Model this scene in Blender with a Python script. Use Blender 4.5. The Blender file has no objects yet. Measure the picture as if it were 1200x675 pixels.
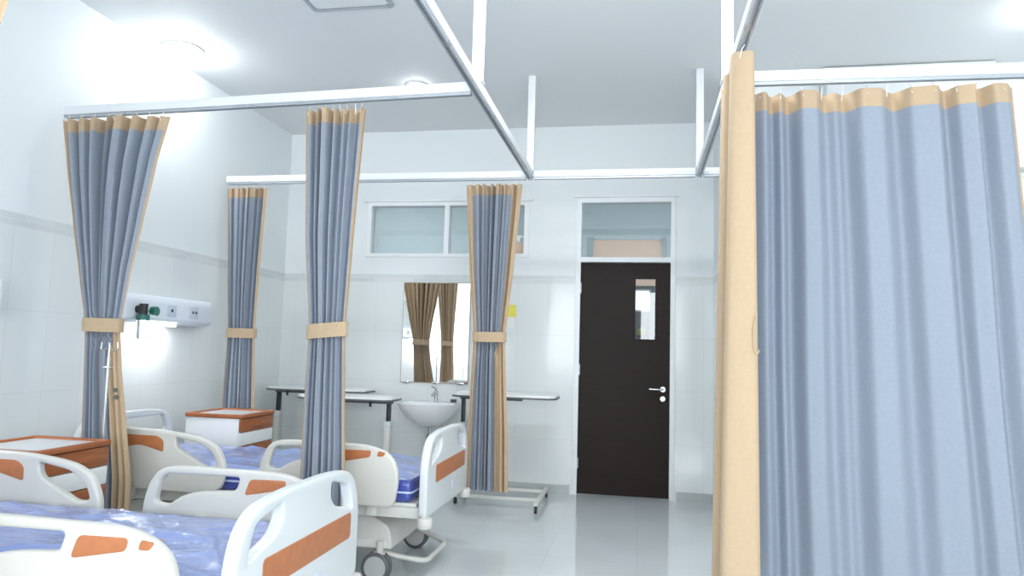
import bpy, bmesh, math, random
from mathutils import Vector, Matrix
random.seed(7)
PI = math.pi
sc = bpy.context.scene
C = sc.collection

# ------------------------------------------------------------------ materials
def mat(name, col, rough=.5, metal=0., coat=0., coat_rough=.05, spec=.5, noise=0., nscale=8., bump=0., bscale=40., sheen=0., trans=0., sub=0.):
    m = bpy.data.materials.new(name); m.use_nodes = True
    nt = m.node_tree; b = nt.nodes['Principled BSDF']
    b.inputs['Base Color'].default_value = (*col, 1)
    b.inputs['Roughness'].default_value = rough
    b.inputs['Metallic'].default_value = metal
    b.inputs['Coat Weight'].default_value = coat
    b.inputs['Coat Roughness'].default_value = coat_rough
    b.inputs['Specular IOR Level'].default_value = spec
    b.inputs['Sheen Weight'].default_value = sheen
    b.inputs['Transmission Weight'].default_value = trans
    tc = nt.nodes.new('ShaderNodeTexCoord')
    if noise:
        n = nt.nodes.new('ShaderNodeTexNoise'); n.inputs['Scale'].default_value = nscale
        nt.links.new(tc.outputs['Object'], n.inputs['Vector'])
        r = nt.nodes.new('ShaderNodeValToRGB')
        r.color_ramp.elements[0].position = .3; r.color_ramp.elements[1].position = .7
        r.color_ramp.elements[0].color = tuple(c * (1 - noise) for c in col) + (1,)
        r.color_ramp.elements[1].color = tuple(min(1, c * (1 + noise)) for c in col) + (1,)
        nt.links.new(n.outputs['Fac'], r.inputs['Fac']); nt.links.new(r.outputs['Color'], b.inputs['Base Color'])
    if bump:
        n2 = nt.nodes.new('ShaderNodeTexNoise'); n2.inputs['Scale'].default_value = bscale; n2.inputs['Detail'].default_value = 4
        nt.links.new(tc.outputs['Object'], n2.inputs['Vector'])
        bp = nt.nodes.new('ShaderNodeBump'); bp.inputs['Strength'].default_value = bump; bp.inputs['Distance'].default_value = .01
        nt.links.new(n2.outputs['Fac'], bp.inputs['Height']); nt.links.new(bp.outputs['Normal'], b.inputs['Normal'])
    return m

def emit(name, col, s):
    m = bpy.data.materials.new(name); m.use_nodes = True
    b = m.node_tree.nodes['Principled BSDF']
    b.inputs['Base Color'].default_value = (*col, 1)
    b.inputs['Emission Color'].default_value = (*col, 1); b.inputs['Emission Strength'].default_value = s
    return m

PAINT = (.84, .885, .90)
TILE = (.80, .845, .85)
def wall_mat(name, ax):
    """tiles to 2.04 m, a patterned border strip, paint above"""
    m = mat(name, PAINT, .55); nt = m.node_tree; b = nt.nodes['Principled BSDF']
    N, L = nt.nodes.new, nt.links.new
    tc = N('ShaderNodeTexCoord'); sx = N('ShaderNodeSeparateXYZ'); L(tc.outputs['Object'], sx.inputs[0])
    cv = N('ShaderNodeCombineXYZ'); L(sx.outputs[ax], cv.inputs[0]); L(sx.outputs[2], cv.inputs[1])
    br = N('ShaderNodeTexBrick'); br.offset = 0; br.squash = 1
    br.inputs['Scale'].default_value = 1; br.inputs['Brick Width'].default_value = .30; br.inputs['Row Height'].default_value = .51
    br.inputs['Mortar Size'].default_value = .0022; br.inputs['Mortar Smooth'].default_value = .3
    br.inputs['Color1'].default_value = (*TILE, 1); br.inputs['Color2'].default_value = (.785, .825, .83, 1)
    br.inputs['Mortar'].default_value = (.70, .74, .745, 1); L(cv.outputs[0], br.inputs['Vector'])
    # border
    bb = N('ShaderNodeTexBrick'); bb.offset = .5
    bb.inputs['Scale'].default_value = 1; bb.inputs['Brick Width'].default_value = .21; bb.inputs['Row Height'].default_value = .04
    bb.inputs['Mortar Size'].default_value = .003
    bb.inputs['Color1'].default_value = (.68, .72, .73, 1); bb.inputs['Color2'].default_value = (.75, .79, .80, 1)
    bb.inputs['Mortar'].default_value = (.76, .8, .8, 1); L(cv.outputs[0], bb.inputs['Vector'])
    def gt(v):
        g = N('ShaderNodeMath'); g.operation = 'GREATER_THAN'; L(sx.outputs[2], g.inputs[0]); g.inputs[1].default_value = v; return g
    m1 = N('ShaderNodeMix'); m1.data_type = 'RGBA'; L(gt(2.04).outputs[0], m1.inputs[0]); L(br.outputs['Color'], m1.inputs[6]); L(bb.outputs['Color'], m1.inputs[7])
    g2 = gt(2.12)
    m2 = N('ShaderNodeMix'); m2.data_type = 'RGBA'; L(g2.outputs[0], m2.inputs[0]); L(m1.outputs[2], m2.inputs[6]); m2.inputs[7].default_value = (*PAINT, 1)
    L(m2.outputs[2], b.inputs['Base Color'])
    rm = N('ShaderNodeMapRange'); L(g2.outputs[0], rm.inputs[0]); rm.inputs[3].default_value = .12; rm.inputs[4].default_value = .6
    L(rm.outputs[0], b.inputs['Roughness'])
    return m

def floor_mat():
    m = mat('floor_tile', (.6, .6, .6), .08); nt = m.node_tree; b = nt.nodes['Principled BSDF']
    N, L = nt.nodes.new, nt.links.new
    tc = N('ShaderNodeTexCoord')
    br = N('ShaderNodeTexBrick'); br.offset = 0
    br.inputs['Scale'].default_value = 1; br.inputs['Brick Width'].default_value = .6; br.inputs['Row Height'].default_value = .6
    br.inputs['Mortar Size'].default_value = .002; br.inputs['Mortar Smooth'].default_value = .2
    br.inputs['Color1'].default_value = (.66, .70, .72, 1); br.inputs['Color2'].default_value = (.635, .68, .70, 1)
    br.inputs['Mortar'].default_value = (.55, .59, .60, 1)
    L(tc.outputs['Object'], br.inputs['Vector'])
    n = N('ShaderNodeTexNoise'); n.inputs['Scale'].default_value = 1.6; n.inputs['Detail'].default_value = 3; L(tc.outputs['Object'], n.inputs['Vector'])
    mx = N('ShaderNodeMix'); mx.data_type = 'RGBA'; mx.blend_type = 'MULTIPLY'; mx.inputs[0].default_value = .16
    L(br.outputs['Color'], mx.inputs[6]); L(n.outputs['Fac'], mx.inputs[7]); L(mx.outputs[2], b.inputs['Base Color'])
    return m

def wood_mat(name, col, ring=.25, rough=.35):
    m = mat(name, col, rough, spec=.22); nt = m.node_tree; b = nt.nodes['Principled BSDF']
    N, L = nt.nodes.new, nt.links.new
    tc = N('ShaderNodeTexCoord'); mp = N('ShaderNodeMapping'); mp.inputs['Scale'].default_value = (2, 2, 30); L(tc.outputs['Object'], mp.inputs[0])
    n = N('ShaderNodeTexNoise'); n.inputs['Scale'].default_value = 1.5; n.inputs['Detail'].default_value = 5; n.inputs['Distortion'].default_value = .6
    L(mp.outputs[0], n.inputs['Vector'])
    r = N('ShaderNodeValToRGB'); r.color_ramp.elements[0].position = .3; r.color_ramp.elements[1].position = .7
    r.color_ramp.elements[0].color = tuple(c * (1 - ring) for c in col) + (1,)
    r.color_ramp.elements[1].color = tuple(min(1, c * (1 + ring)) for c in col) + (1,)
    L(n.outputs['Fac'], r.inputs['Fac']); L(r.outputs['Color'], b.inputs['Base Color'])
    return m

def film_mat(name, col):
    """vinyl under a crinkled clear plastic wrap"""
    m = mat(name, col, .35, coat=1., coat_rough=.08); nt = m.node_tree; b = nt.nodes['Principled BSDF']
    N, L = nt.nodes.new, nt.links.new
    tc = N('ShaderNodeTexCoord')
    mp = N('ShaderNodeMapping'); mp.inputs['Scale'].default_value = (1.0, 2.2, 1); L(tc.outputs['Object'], mp.inputs[0])
    n = N('ShaderNodeTexNoise'); n.inputs['Scale'].default_value = 5; n.inputs['Detail'].default_value = 4; n.inputs['Distortion'].default_value = 1.2
    L(mp.outputs[0], n.inputs['Vector'])
    bp = N('ShaderNodeBump'); bp.inputs['Strength'].default_value = .6; bp.inputs['Distance'].default_value = .03
    L(n.outputs['Fac'], bp.inputs['Height']); L(bp.outputs['Normal'], b.inputs['Coat Normal'])
    bp2 = N('ShaderNodeBump'); bp2.inputs['Strength'].default_value = .1; bp2.inputs['Distance'].default_value = .03
    L(n.outputs['Fac'], bp2.inputs['Height']); L(bp2.outputs['Normal'], b.inputs['Normal'])
    return m

def glass_mat(name, alpha=.12, col=(.85, .9, .92)):
    m = bpy.data.materials.new(name); m.use_nodes = True; nt = m.node_tree
    nt.nodes.remove(nt.nodes['Principled BSDF']); out = nt.nodes['Material Output']
    t = nt.nodes.new('ShaderNodeBsdfTransparent'); t.inputs[0].default_value = (*col, 1)
    g = nt.nodes.new('ShaderNodeBsdfGlossy'); g.inputs['Roughness'].default_value = .02
    f = nt.nodes.new('ShaderNodeFresnel'); f.inputs[0].default_value = 1.5
    x = nt.nodes.new('ShaderNodeMixShader'); nt.links.new(f.outputs[0], x.inputs[0]); nt.links.new(t.outputs[0], x.inputs[1]); nt.links.new(g.outputs[0], x.inputs[2])
    nt.links.new(x.outputs[0], out.inputs[0])
    return m

M = dict(
    ceil=mat('ceiling_paint', (.84, .865, .88), .7),
    wx=wall_mat('wall_tile_facing_y', 0), wy=wall_mat('wall_tile_facing_x', 1),
    floor=floor_mat(),
    skirt=mat('skirting_tile', (.47, .50, .50), .2),
    corr=mat('corridor_paint', (.60, .64, .655), .6),
    beige_panel=mat('beige_panel', (.94, .60, .44), .5),
    white_frame=mat('white_frame_paint', (.88, .91, .93), .35),
    doorwood=wood_mat('dark_door_veneer', (.015, .009, .007), .12, .5),
    chrome=mat('brushed_steel', (.62, .63, .64), .22, 1),
    alu=mat('grey_aluminium_track', (.50, .53, .57), .35, .6),
    rail=mat('white_rail_enamel', (.86, .89, .92), .3),
    cloth=mat('blue_grey_curtain_cloth', (.30, .342, .412), .8, sheen=.1, noise=.03, nscale=60, bump=.04, bscale=400),
    beige=mat('beige_curtain_cloth', (.52, .385, .25), .8, sheen=.1, noise=.03, nscale=50, bump=.04, bscale=400),
    abs=mat('cream_abs_plastic', (.62, .615, .58), .3),
    absw=mat('white_abs_plastic', (.67, .705, .72), .28),
    orange=mat('orange_brown_insert', (.46, .165, .065), .4, noise=.08, nscale=25),
    film=film_mat('blue_vinyl_in_plastic_wrap', (.23, .31, .62)),
    vinyl=mat('deep_blue_vinyl', (.05, .075, .34), .25, coat=.6),
    welt=mat('pale_welt', (.55, .62, .85), .4),
    steel=mat('cream_steel_frame', (.66, .66, .62), .4),
    black=mat('black_plastic', (.02, .021, .023), .4),
    tyre=mat('grey_tyre', (.10, .105, .11), .5),
    disc=mat('grey_wheel_cover', (.44, .445, .44), .4),
    wood=wood_mat('red_brown_laminate', (.36, .125, .05), .22, .35),
    cab=mat('white_cabinet_laminate', (.84, .86, .86), .3),
    tabletop=mat('white_table_laminate', (.86, .88, .87), .3),
    edge=mat('dark_table_edge', (.12, .13, .14), .5),
    ceramic=mat('white_ceramic', (.88, .9, .92), .1, coat=.5),
    mirror=mat('mirror_silver', (.93, .94, .93), .015, 1),
    console=mat('white_console_enamel', (.80, .86, .93), .3),
    socket=mat('socket_white', (.62, .68, .78), .4),
    green=mat('green_flowmeter', (.02, .16, .13), .3),
    clear=mat('clear_bottle', (.75, .83, .85), .1, trans=.6),
    yellow=mat('yellow_paper', (.85, .78, .12), .6),
    paper=mat('white_paper', (.88, .88, .86), .7),
    glass=glass_mat('window_glass'),
        lampc=emit('console_lamp_glow', (1, 1, 1), 8.),
    day=emit('bright_window', (1, 1, .98), 1.3),
    soap=mat('dark_soap', (.07, .08, .09), .4),
)

# ------------------------------------------------------------------ helpers
def obj(name, bm, m, parent=None, smooth=True, ang=38):
    me = bpy.data.meshes.new(name)
    if isinstance(bm, bpy.types.Mesh): me = bm; me.name = name
    else: bm.to_mesh(me); bm.free()
    me.materials.clear(); me.materials.append(m)
    if smooth:
        for p in me.polygons: p.use_smooth = True
        me.set_sharp_from_angle(angle=math.radians(ang))
    o = bpy.data.objects.new(name, me); C.objects.link(o)
    if parent: o.parent = parent
    return o

def tag(o, label=None, cat=None, group=None, kind=None):
    if label: o['label'] = label
    if cat: o['category'] = cat
    if group: o['group'] = group
    if kind: o['kind'] = kind
    return o

def thing(name, label, cat, loc=(0, 0, 0), rz=0, group=None, kind=None):
    o = bpy.data.objects.new(name, None); C.objects.link(o); o.empty_display_size = .1
    o.location = loc; o.rotation_euler = (0, 0, rz)
    return tag(o, label, cat, group, kind)

def kids(o): return [c for c in bpy.data.objects if c.parent == o]
def dup(root, loc=None, rz=None, label=None, parent=None):
    r = root.copy(); C.objects.link(r)
    if parent: r.parent = parent
    if loc is not None: r.location = loc
    if rz is not None: r.rotation_euler = (0, 0, rz)
    if label: r['label'] = label
    for ch in kids(root): dup(ch, parent=r)
    return r

def box(bm, x0, x1, y0, y1, z0, z1, bev=0., seg=2):
    r = bmesh.ops.create_cube(bm, size=1)
    vs = r['verts']
    for v in vs:
        v.co = Vector(((x0 + x1) / 2 + v.co.x * (x1 - x0), (y0 + y1) / 2 + v.co.y * (y1 - y0), (z0 + z1) / 2 + v.co.z * (z1 - z0)))
    if bev:
        es = list({e for v in vs for e in v.link_edges})
        bmesh.ops.bevel(bm, geom=es, offset=bev, segments=seg, affect='EDGES', profile=.5)
    return bm

def BX(*a, **k): return box(bmesh.new(), *a, **k)

def cyl(bm, p0, p1, r0, r1=None, n=20, caps=True):
    r1 = r0 if r1 is None else r1
    p0, p1 = Vector(p0), Vector(p1); d = (p1 - p0); q = d.to_track_quat('Z', 'Y')
    A = [bm.verts.new(p0 + q @ Vector((r0 * math.cos(2 * PI * i / n), r0 * math.sin(2 * PI * i / n), 0))) for i in range(n)]
    B = [bm.verts.new(p1 + q @ Vector((r1 * math.cos(2 * PI * i / n), r1 * math.sin(2 * PI * i / n), 0))) for i in range(n)]
    for i in range(n): bm.faces.new((A[i], A[(i + 1) % n], B[(i + 1) % n], B[i]))
    if caps: bm.faces.new(A[::-1]); bm.faces.new(B)
    return bm

def tube(bm, pts, r, n=12, closed=False):
    pts = [Vector(p) for p in pts]; k = len(pts); rings = []
    prev = None
    for i, p in enumerate(pts):
        a = pts[i - 1] if (i > 0 or closed) else p; b = pts[(i + 1) % k] if (i < k - 1 or closed) else p
        t = (b - a).normalized()
        if prev is None:
            ref = Vector((0, 0, 1)) if abs(t.z) < .9 else Vector((1, 0, 0)); u = t.cross(ref).normalized()
        else:
            u = (prev - t * prev.dot(t)).normalized()
        prev = u; w = t.cross(u)
        rings.append([bm.verts.new(p + r * (math.cos(2 * PI * j / n) * u + math.sin(2 * PI * j / n) * w)) for j in range(n)])
    for i in range(k if closed else k - 1):
        A, B = rings[i], rings[(i + 1) % k]
        for j in range(n): bm.faces.new((A[j], A[(j + 1) % n], B[(j + 1) % n], B[j]))
    if not closed: bm.faces.new(rings[0][::-1]); bm.faces.new(rings[-1])
    return bm

def rpts(pts, r, n=5):
    """polyline corners rounded in 3-D"""
    pts = [Vector(p) for p in pts]; out = [pts[0]]
    for i in range(1, len(pts) - 1):
        a, b, c = pts[i - 1], pts[i], pts[i + 1]
        d1 = min(r, (a - b).length * .48); d2 = min(r, (c - b).length * .48)
        p, q = b + (a - b).normalized() * d1, b + (c - b).normalized() * d2
        for k in range(n + 1):
            t = k / n; out.append((1 - t) ** 2 * p + 2 * t * (1 - t) * b + t * t * q)
    out.append(pts[-1]); return out

def rpoly(pts, r, n=6):
    """closed 2-D polygon with rounded corners; a point may carry its own radius as a third number"""
    out = []; k = len(pts)
    for i in range(k):
        a, b, c = Vector(pts[i - 1][:2]), Vector(pts[i][:2]), Vector(pts[(i + 1) % k][:2])
        rr = pts[i][2] if len(pts[i]) > 2 else r
        d1 = min(rr, (a - b).length * .48); d2 = min(rr, (c - b).length * .48)
        p, q = b + (a - b).normalized() * d1, b + (c - b).normalized() * d2
        for j in range(n + 1):
            t = j / n; out.append((1 - t) ** 2 * p + 2 * t * (1 - t) * b + t * t * q)
    return out

def panel(outer, holes, thick, bev, mx):
    """moulded plate: filled outline with holes, rounded edges; mx places it (local x,y = outline, z = thickness)"""
    cu = bpy.data.curves.new('outline', 'CURVE'); cu.dimensions = '2D'; cu.fill_mode = 'BOTH'
    cu.extrude = max(thick / 2 - bev, .0005); cu.bevel_depth = bev; cu.bevel_resolution = 3; cu.offset = -bev
    for pl in [outer] + holes:
        s = cu.splines.new('POLY'); s.points.add(len(pl) - 1); s.use_cyclic_u = True
        for p, q in zip(s.points, pl): p.co = (q[0], q[1], 0, 1)
    o = bpy.data.objects.new('outline', cu); C.objects.link(o)
    dg = bpy.context.evaluated_depsgraph_get(); dg.update()
    me = bpy.data.meshes.new_from_object(o.evaluated_get(dg)); bpy.data.objects.remove(o); bpy.data.curves.remove(cu)
    bm = bmesh.new(); bm.from_mesh(me); bpy.data.meshes.remove(me)
    bmesh.ops.remove_doubles(bm, verts=bm.verts, dist=1e-5); bm.transform(mx)
    bmesh.ops.recalc_face_normals(bm, faces=bm.faces)
    return bm

def lathe(bm, prof, c, n=32):
    rings = [[bm.verts.new((c[0] + r * math.cos(2 * PI * i / n), c[1] + r * math.sin(2 * PI * i / n), c[2] + z)) for i in range(n)] for r, z in prof]
    for A, B in zip(rings, rings[1:]):
        for i in range(n): bm.faces.new((A[i], A[(i + 1) % n], B[(i + 1) % n], B[i]))
    bm.faces.new(rings[0][::-1]); bm.faces.new(rings[-1])
    return bm

XZ_Y = lambda y: Matrix(((1, 0, 0, 0), (0, 0, 1, y), (0, 1, 0, 0), (0, 0, 0, 1)))      # outline in x,z, thickness along y
YZ_X = lambda x: Matrix(((0, 0, 1, x), (1, 0, 0, 0), (0, 1, 0, 0), (0, 0, 0, 1)))      # outline in y,z, thickness along x

# ------------------------------------------------------------------ the room
XL, XR, YB, YF, ZC = -3.75, 3.25, 6.9, -3.2, 3.64
JX, JY = .69, 5.86
def struct(name, bm, m, parent=None, smooth=False):
    return tag(obj(name, bm, m, parent, smooth), kind=None if parent else 'structure')

struct('floor', BX(XL - .1, XR + .1, YF - .1, 12.6, -.1, 0), M['floor'])
struct('ceiling', BX(XL - .1, XR + .1, YF - .1, YB + .12, ZC, ZC + .1), M['ceil'])
struct('wall_left', BX(XL - .1, XL, YF, YB + .12, 0, ZC), M['wy'])
struct('wall_right', BX(XR, XR + .1, YF, JY, 0, ZC), M['wy'])
b = bmesh.new()
DX0, DX1, DZ = -.63, .335, 2.905
WX0, WX1, WZ0, WZ1 = -2.84, -1.11, 2.30, 2.88
box(b, XL, WX0, YB, YB + .12, 0, ZC); box(b, WX0, WX1, YB, YB + .12, 0, WZ0); box(b, WX0, WX1, YB, YB + .12, WZ1, ZC)
box(b, WX1, DX0, YB, YB + .12, 0, ZC); box(b, DX0, DX1, YB, YB + .12, DZ, ZC); box(b, DX1, JX + .1, YB, YB + .12, 0, ZC)
struct('wall_back', b, M['wx'])
b = bmesh.new(); box(b, JX, XR + .1, JY, JY + .1, 0, ZC); struct('wall_alcove_front', b, M['wx'])
struct('wall_alcove_side', BX(JX, JX + .1, JY + .1, YB, 0, ZC), M['wy'])
# rear wall behind the viewer with two big windows
b = bmesh.new()
box(b, XL, XR, YF - .1, YF, 0, .9); box(b, XL, XR, YF - .1, YF, 2.9, ZC)
for x0, x1 in ((XL, -3.3), (-.5, 0.), (2.8, XR)): box(b, x0, x1, YF - .1, YF, .9, 2.9)
struct('wall_front', b, M['wx'])
# skirting
b = bmesh.new(); box(b, XL, DX0 - .02, YB - .012, YB, 0, .085); box(b, DX1 + .02, JX, YB - .012, YB, 0, .085); struct('baseboard_back', b, M['skirt'])
struct('baseboard_left', BX(XL, XL + .012, YF, YB - .012, 0, .085), M['skirt'])
struct('baseboard_alcove', BX(JX - .012, JX, JY, YB - .012, 0, .085), M['skirt'])

# door with transom
d = thing('door_1', None, None, (0, YB, 0), kind='structure')
b = bmesh.new()
b = panel([(DX0, 0), (DX0 + .05, 0), (DX0 + .05, 2.258), (DX1 - .045, 2.258), (DX1 - .045, 0), (DX1, 0), (DX1, DZ), (DX0, DZ)], [[(DX0 + .05, 2.308), (DX1 - .045, 2.308), (DX1 - .045, 2.855), (DX0 + .05, 2.855)]], .118, .003, XZ_Y(.049))
box(b, DX0 - .03, DX1 + .03, -.02, 0, DZ, DZ + .018, .003)
obj('door_frame', b, M['white_frame'], d)
GX0, GX1, GZ0, GZ1 = -.05, .155, 1.50, 2.105
lx0, lx1 = DX0 + .052, DX1 - .047
b = bmesh.new()
box(b, lx0, GX0, .01, .05, .012, 2.252); box(b, GX1, lx1, .01, .05, .012, 2.252)
box(b, GX0, GX1, .01, .05, .012, GZ0); box(b, GX0, GX1, .01, .05, GZ1, 2.252)
leaf = obj('door_leaf', b, M['doorwood'], d, False)
b = bmesh.new()
for a in ((GX0, GX0 + .008, GZ0, GZ1), (GX1 - .008, GX1, GZ0, GZ1), (GX0, GX1, GZ0, GZ0 + .008), (GX0, GX1, GZ1 - .008, GZ1)): box(b, a[0], a[1], .006, .054, a[2], a[3])
obj('vision_panel_bead', b, M['doorwood'], leaf, False)
obj('vision_panel_glass', BX(GX0 + .008, GX1 - .008, .028, .032, GZ0 + .008, GZ1 - .008), M['glass'], leaf, False)
b = cyl(bmesh.new(), (.225, .01, 1.035), (.225, -.006, 1.035), .026); tube(b, rpts([(.225, -.004, 1.035), (.225, -.05, 1.035), (.10, -.05, 1.035)], .02), .009)
obj('door_handle', b, M['chrome'], leaf)
b = cyl(bmesh.new(), (.225, .01, .945), (.225, -.006, .945), .025); cyl(b, (.225, -.005, .945), (.225, -.012, .945), .010); obj('keyhole_plate', b, M['chrome'], leaf)
for z in (.3, 1.2, 2.0): obj('hinge', cyl(bmesh.new(), (lx0 + .003, .004, z - .05), (lx0 + .003, .004, z + .05), .007), M['chrome'], leaf)
obj('transom_glass', BX(DX0 + .05, DX1 - .045, .04, .044, 2.308, 2.855), M['glass'], d, False)

# high window
w = thing('window_1', None, None, (0, YB, 0), kind='structure')
b = bmesh.new()
b = panel([(WX0, WZ0), (WX1, WZ0), (WX1, WZ1), (WX0, WZ1)], [[(x0, WZ0 + .04), (x1, WZ0 + .04), (x1, WZ1 - .04), (x0, WZ1 - .04)] for x0, x1 in ((WX0 + .05, -1.995), (-1.945, WX1 - .05))], .118, .003, XZ_Y(.049))
box(b, WX0 - .04, WX1 + .04, -.022, 0, WZ1, WZ1 + .02, .003)
obj('window_frame', b, M['white_frame'], w)
for x0, x1 in ((WX0 + .05, -1.995), (-1.945, WX1 - .05)): obj('window_pane', BX(x0, x1, .05, .054, WZ0 + .04, WZ1 - .04), M['glass'], w, False)

# rear windows (behind the viewer, seen only in reflections)
for i, (x0, x1) in enumerate(((-3.3, -.5), (0., 2.8))):
    b = bmesh.new(); n = 3
    for k in range(n + 1):
        x = x0 + (x1 - x0) * k / n; box(b, max(x0, x - .03), min(x1, x + .03), YF - .08, YF - .02, .9, 2.9)
    box(b, x0, x1, YF - .08, YF - .02, .9, .96); box(b, x0, x1, YF - .08, YF - .02, 2.84, 2.9)
    struct('window_%d' % (i + 2), b, M['white_frame'])

# corridor beyond the back wall
b = bmesh.new()
CY = 9.3
box(b, XL - .1, -.70, CY, CY + .1, 0, ZC); box(b, -.70, .33, CY, CY + .1, 2.87, ZC); box(b, .33, XR, CY, CY + .1, 0, ZC)
struct('wall_corridor', b, M['corr'])
struct('ceiling_corridor', BX(XL - .1, XR + .1, YB + .12, 12.6, ZC, ZC + .1), M['corr'])
struct('wall_corridor_left', BX(XL - .1, XL, YB + .12, 12.6, 0, ZC), M['corr'])
struct('wall_corridor_right', BX(XR, XR + .1, YB + .12, 12.6, 0, ZC), M['corr'])
b = bmesh.new()
box(b, -.70, -.62, CY - .03, CY + .13, 0, 2.90); box(b, .28, .33, CY - .03, CY + .13, 0, 2.90)
struct('trim_1', b, mat('grey_jamb', (.38, .42, .44), .5))
b = bmesh.new(); box(b, -.62, .28, CY + .01, CY + .06, 2.26, 2.868); box(b, -2.05, -1.40, CY - .03, CY, 2.1, 2.82)
struct('trim_2', b, M['beige_panel'])
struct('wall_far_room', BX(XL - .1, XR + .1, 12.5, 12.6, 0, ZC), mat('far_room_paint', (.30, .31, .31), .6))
wf = thing('window_4', None, None, (0, 12.5, 0), kind='structure')
obj('window_frame', BX(-.235, .195, -.03, -.005, 2.10, 2.50), M['white_frame'], wf, False)
obj('window_pane', BX(-.20, .16, -.05, -.03, 2.135, 2.465), M['day'], wf, False)
struct('trim_3', BX(.155, .225, 11.3, 11.38, 0, 2.34), M['white_frame'])
yb = thing('yellow_crate', 'small yellow crate standing on a grey cupboard seen through the door pane', 'crate', (.02, 11.0, 1.64))
b = bmesh.new(); box(b, -.07, .07, -.1, .1, 0, .012); box(b, -.07, .07, -.1, -.088, 0, .11); box(b, -.07, .07, .088, .1, 0, .11); box(b, -.07, -.058, -.1, .1, 0, .11); box(b, .058, .07, -.1, .1, 0, .11)
obj('tub', b, M['yellow'], yb, False)
cb = thing('cupboard', 'dark grey cupboard in the far room seen through the door pane', 'cupboard', (0, 11.0, 0))
obj('body', BX(-.35, .13, -.2, .2, .0, 1.62, .006), mat('dark_grey_cupboard', (.14, .145, .15), .4), cb)
obj('top', BX(-.36, .14, -.21, .21, 1.62, 1.64, .004), M['edge'], cb)

# ------------------------------------------------------------------ ceiling fittings
def dome_lamp(x, y, label, power, r=.13):
    t = thing('dome_lamp', label, 'ceiling light', (x, y, ZC), group='dome lamps on the ceiling')
    obj('base_ring', lathe(bmesh.new(), [(r + .02, -.0), (r + .02, -.014), (r, -.018)], (0, 0, 0), 40), M['white_frame'], t)
    obj('glass_dome', lathe(bmesh.new(), [(r * math.cos(a), -.018 - r * .75 * math.sin(a)) for a in [k * PI / 20 for k in range(10)]] , (0, 0, 0), 40), emit('dome_glow', (.97, .99, 1), power), t)
dome_lamp(-1.93, 5.64, 'small round glowing lamp just above the near curtain rail', 25, .065)
dome_lamp(-3.53, 4.72, 'blazing lamp on the ceiling by the left wall above the far bed', 75)
dome_lamp(2.60, 4.75, 'glaring lamp on the ceiling at the upper right edge of the picture', 40)

h = thing('ceiling_hatch', 'square ceiling panel with grey frame at the top edge', 'ceiling panel', (-1.92, 3.98, ZC))
b = panel(rpoly([(-.29, -.29), (.29, -.29), (.29, .29), (-.29, .29)], .04), [rpoly([(-.265, -.265), (.265, -.265), (.265, .265), (-.265, .265)], .03)], .014, .003, Matrix.Translation((0, 0, -.0075)))
obj('frame', b, M['alu'], h)
b = panel(rpoly([(-.255, -.255), (.255, -.255), (.255, .255), (-.255, .255)], .03), [], .01, .002, Matrix.Translation((0, 0, -.0055)))
obj('cover', b, M['white_frame'], h)

ac = thing('air_conditioner', 'white air conditioner high on the wall above the drawn curtain', 'air conditioner', (1.99, JY, 3.30))
prof = [(0, 0), (0, .335), (-.225, .335), (-.24, .32), (-.225, .06), (-.16, .0)]
bm_ = panel(rpoly(prof, .02), [], 1.16, .012, Matrix(((0, 0, 1, 0), (1, 0, 0, 0), (0, 1, 0, 0), (0, 0, 0, 1))))
obj('housing', bm_, M['absw'], ac)
obj('top_lip', BX(-.61, .61, -.24, -.002, .312, .332, .006), M['absw'], ac)
obj('louver', BX(-.5, .5, -.205, -.15, .003, .018, .004), M['socket'], ac)

# ------------------------------------------------------------------ curtain rails
ZR = 2.77
def rail(p, q, label):
    p, q = Vector((p[0], p[1], 0)), Vector((q[0], q[1], 0)); L = (q - p).length; a = math.atan2(q.y - p.y, q.x - p.x)
    t = thing('curtain_rail', label, 'curtain rail', (p.x, p.y, ZR), a, 'overhead curtain rails')
    obj('beam', BX(0, L, -.026, .026, .014, .068, .003), M['rail'], t)
    b = bmesh.new(); box(b, .002, L - .002, -.016, -.006, -.002, .0145); box(b, .002, L - .002, .006, .016, -.002, .0145); box(b, .002, L - .002, -.006, .006, .009, .0145)
    obj('track', b, M['alu'], t, False)
    n = max(2, int(L / .9))
    for k in range(n):
        x = L * (k + .5) / n; obj('clip', BX(x - .02, x + .02, -.02, .02, .004, .0142), M['alu'], t, False)
    return t
LX, RX, Y1, Y2 = -.9, .45, 3.66, 5.58
rail((-3.64, 3.79), (LX - .03, Y1), 'white curtain rail above the two tied curtains between the beds')
rail((-3.63, Y2), (LX - .03, Y2), 'far left white curtain rail running past the high window')
rail((LX, -.6), (LX, Y2 + .03), 'long white rail running in depth above the bed feet')
rail((RX, -.6), (RX, Y2 + .03), 'long rail running in depth that carries the beige edged curtain')
rail((LX + .03, Y2), (RX - .03, Y2), 'far white rail crossing in front of the door wall')
rail((RX + .03, Y1 + .02), (XR - .002, 3.74), 'white rail carrying the wide drawn curtain at right')
rail((RX + .03, Y2), (XR - .002, Y2), 'far right white rail, a short bright end left of the beige curtain')
def post(x, y, label):
    t = thing('support_post', label, 'rail post', (x, y, ZR + .068), group='posts that hang the rails from the ceiling')
    obj('shaft', BX(-.029, .029, -.029, .029, .0, ZC - ZR - .068, .003), M['rail'], t)
    obj('foot_plate', BX(-.036, .036, -.036, .036, -.0005, .006, .002), M['rail'], t)
post(LX, Y1, 'thick white post at the top edge above the rail corner left of centre')
post(RX, Y1 + .14, 'thick white post at the top edge beside the beige curtain')
post(LX, Y2, 'short white post over the far end of the left long rail')
post(RX, Y2, 'short white post over the far end of the right long rail')

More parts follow.
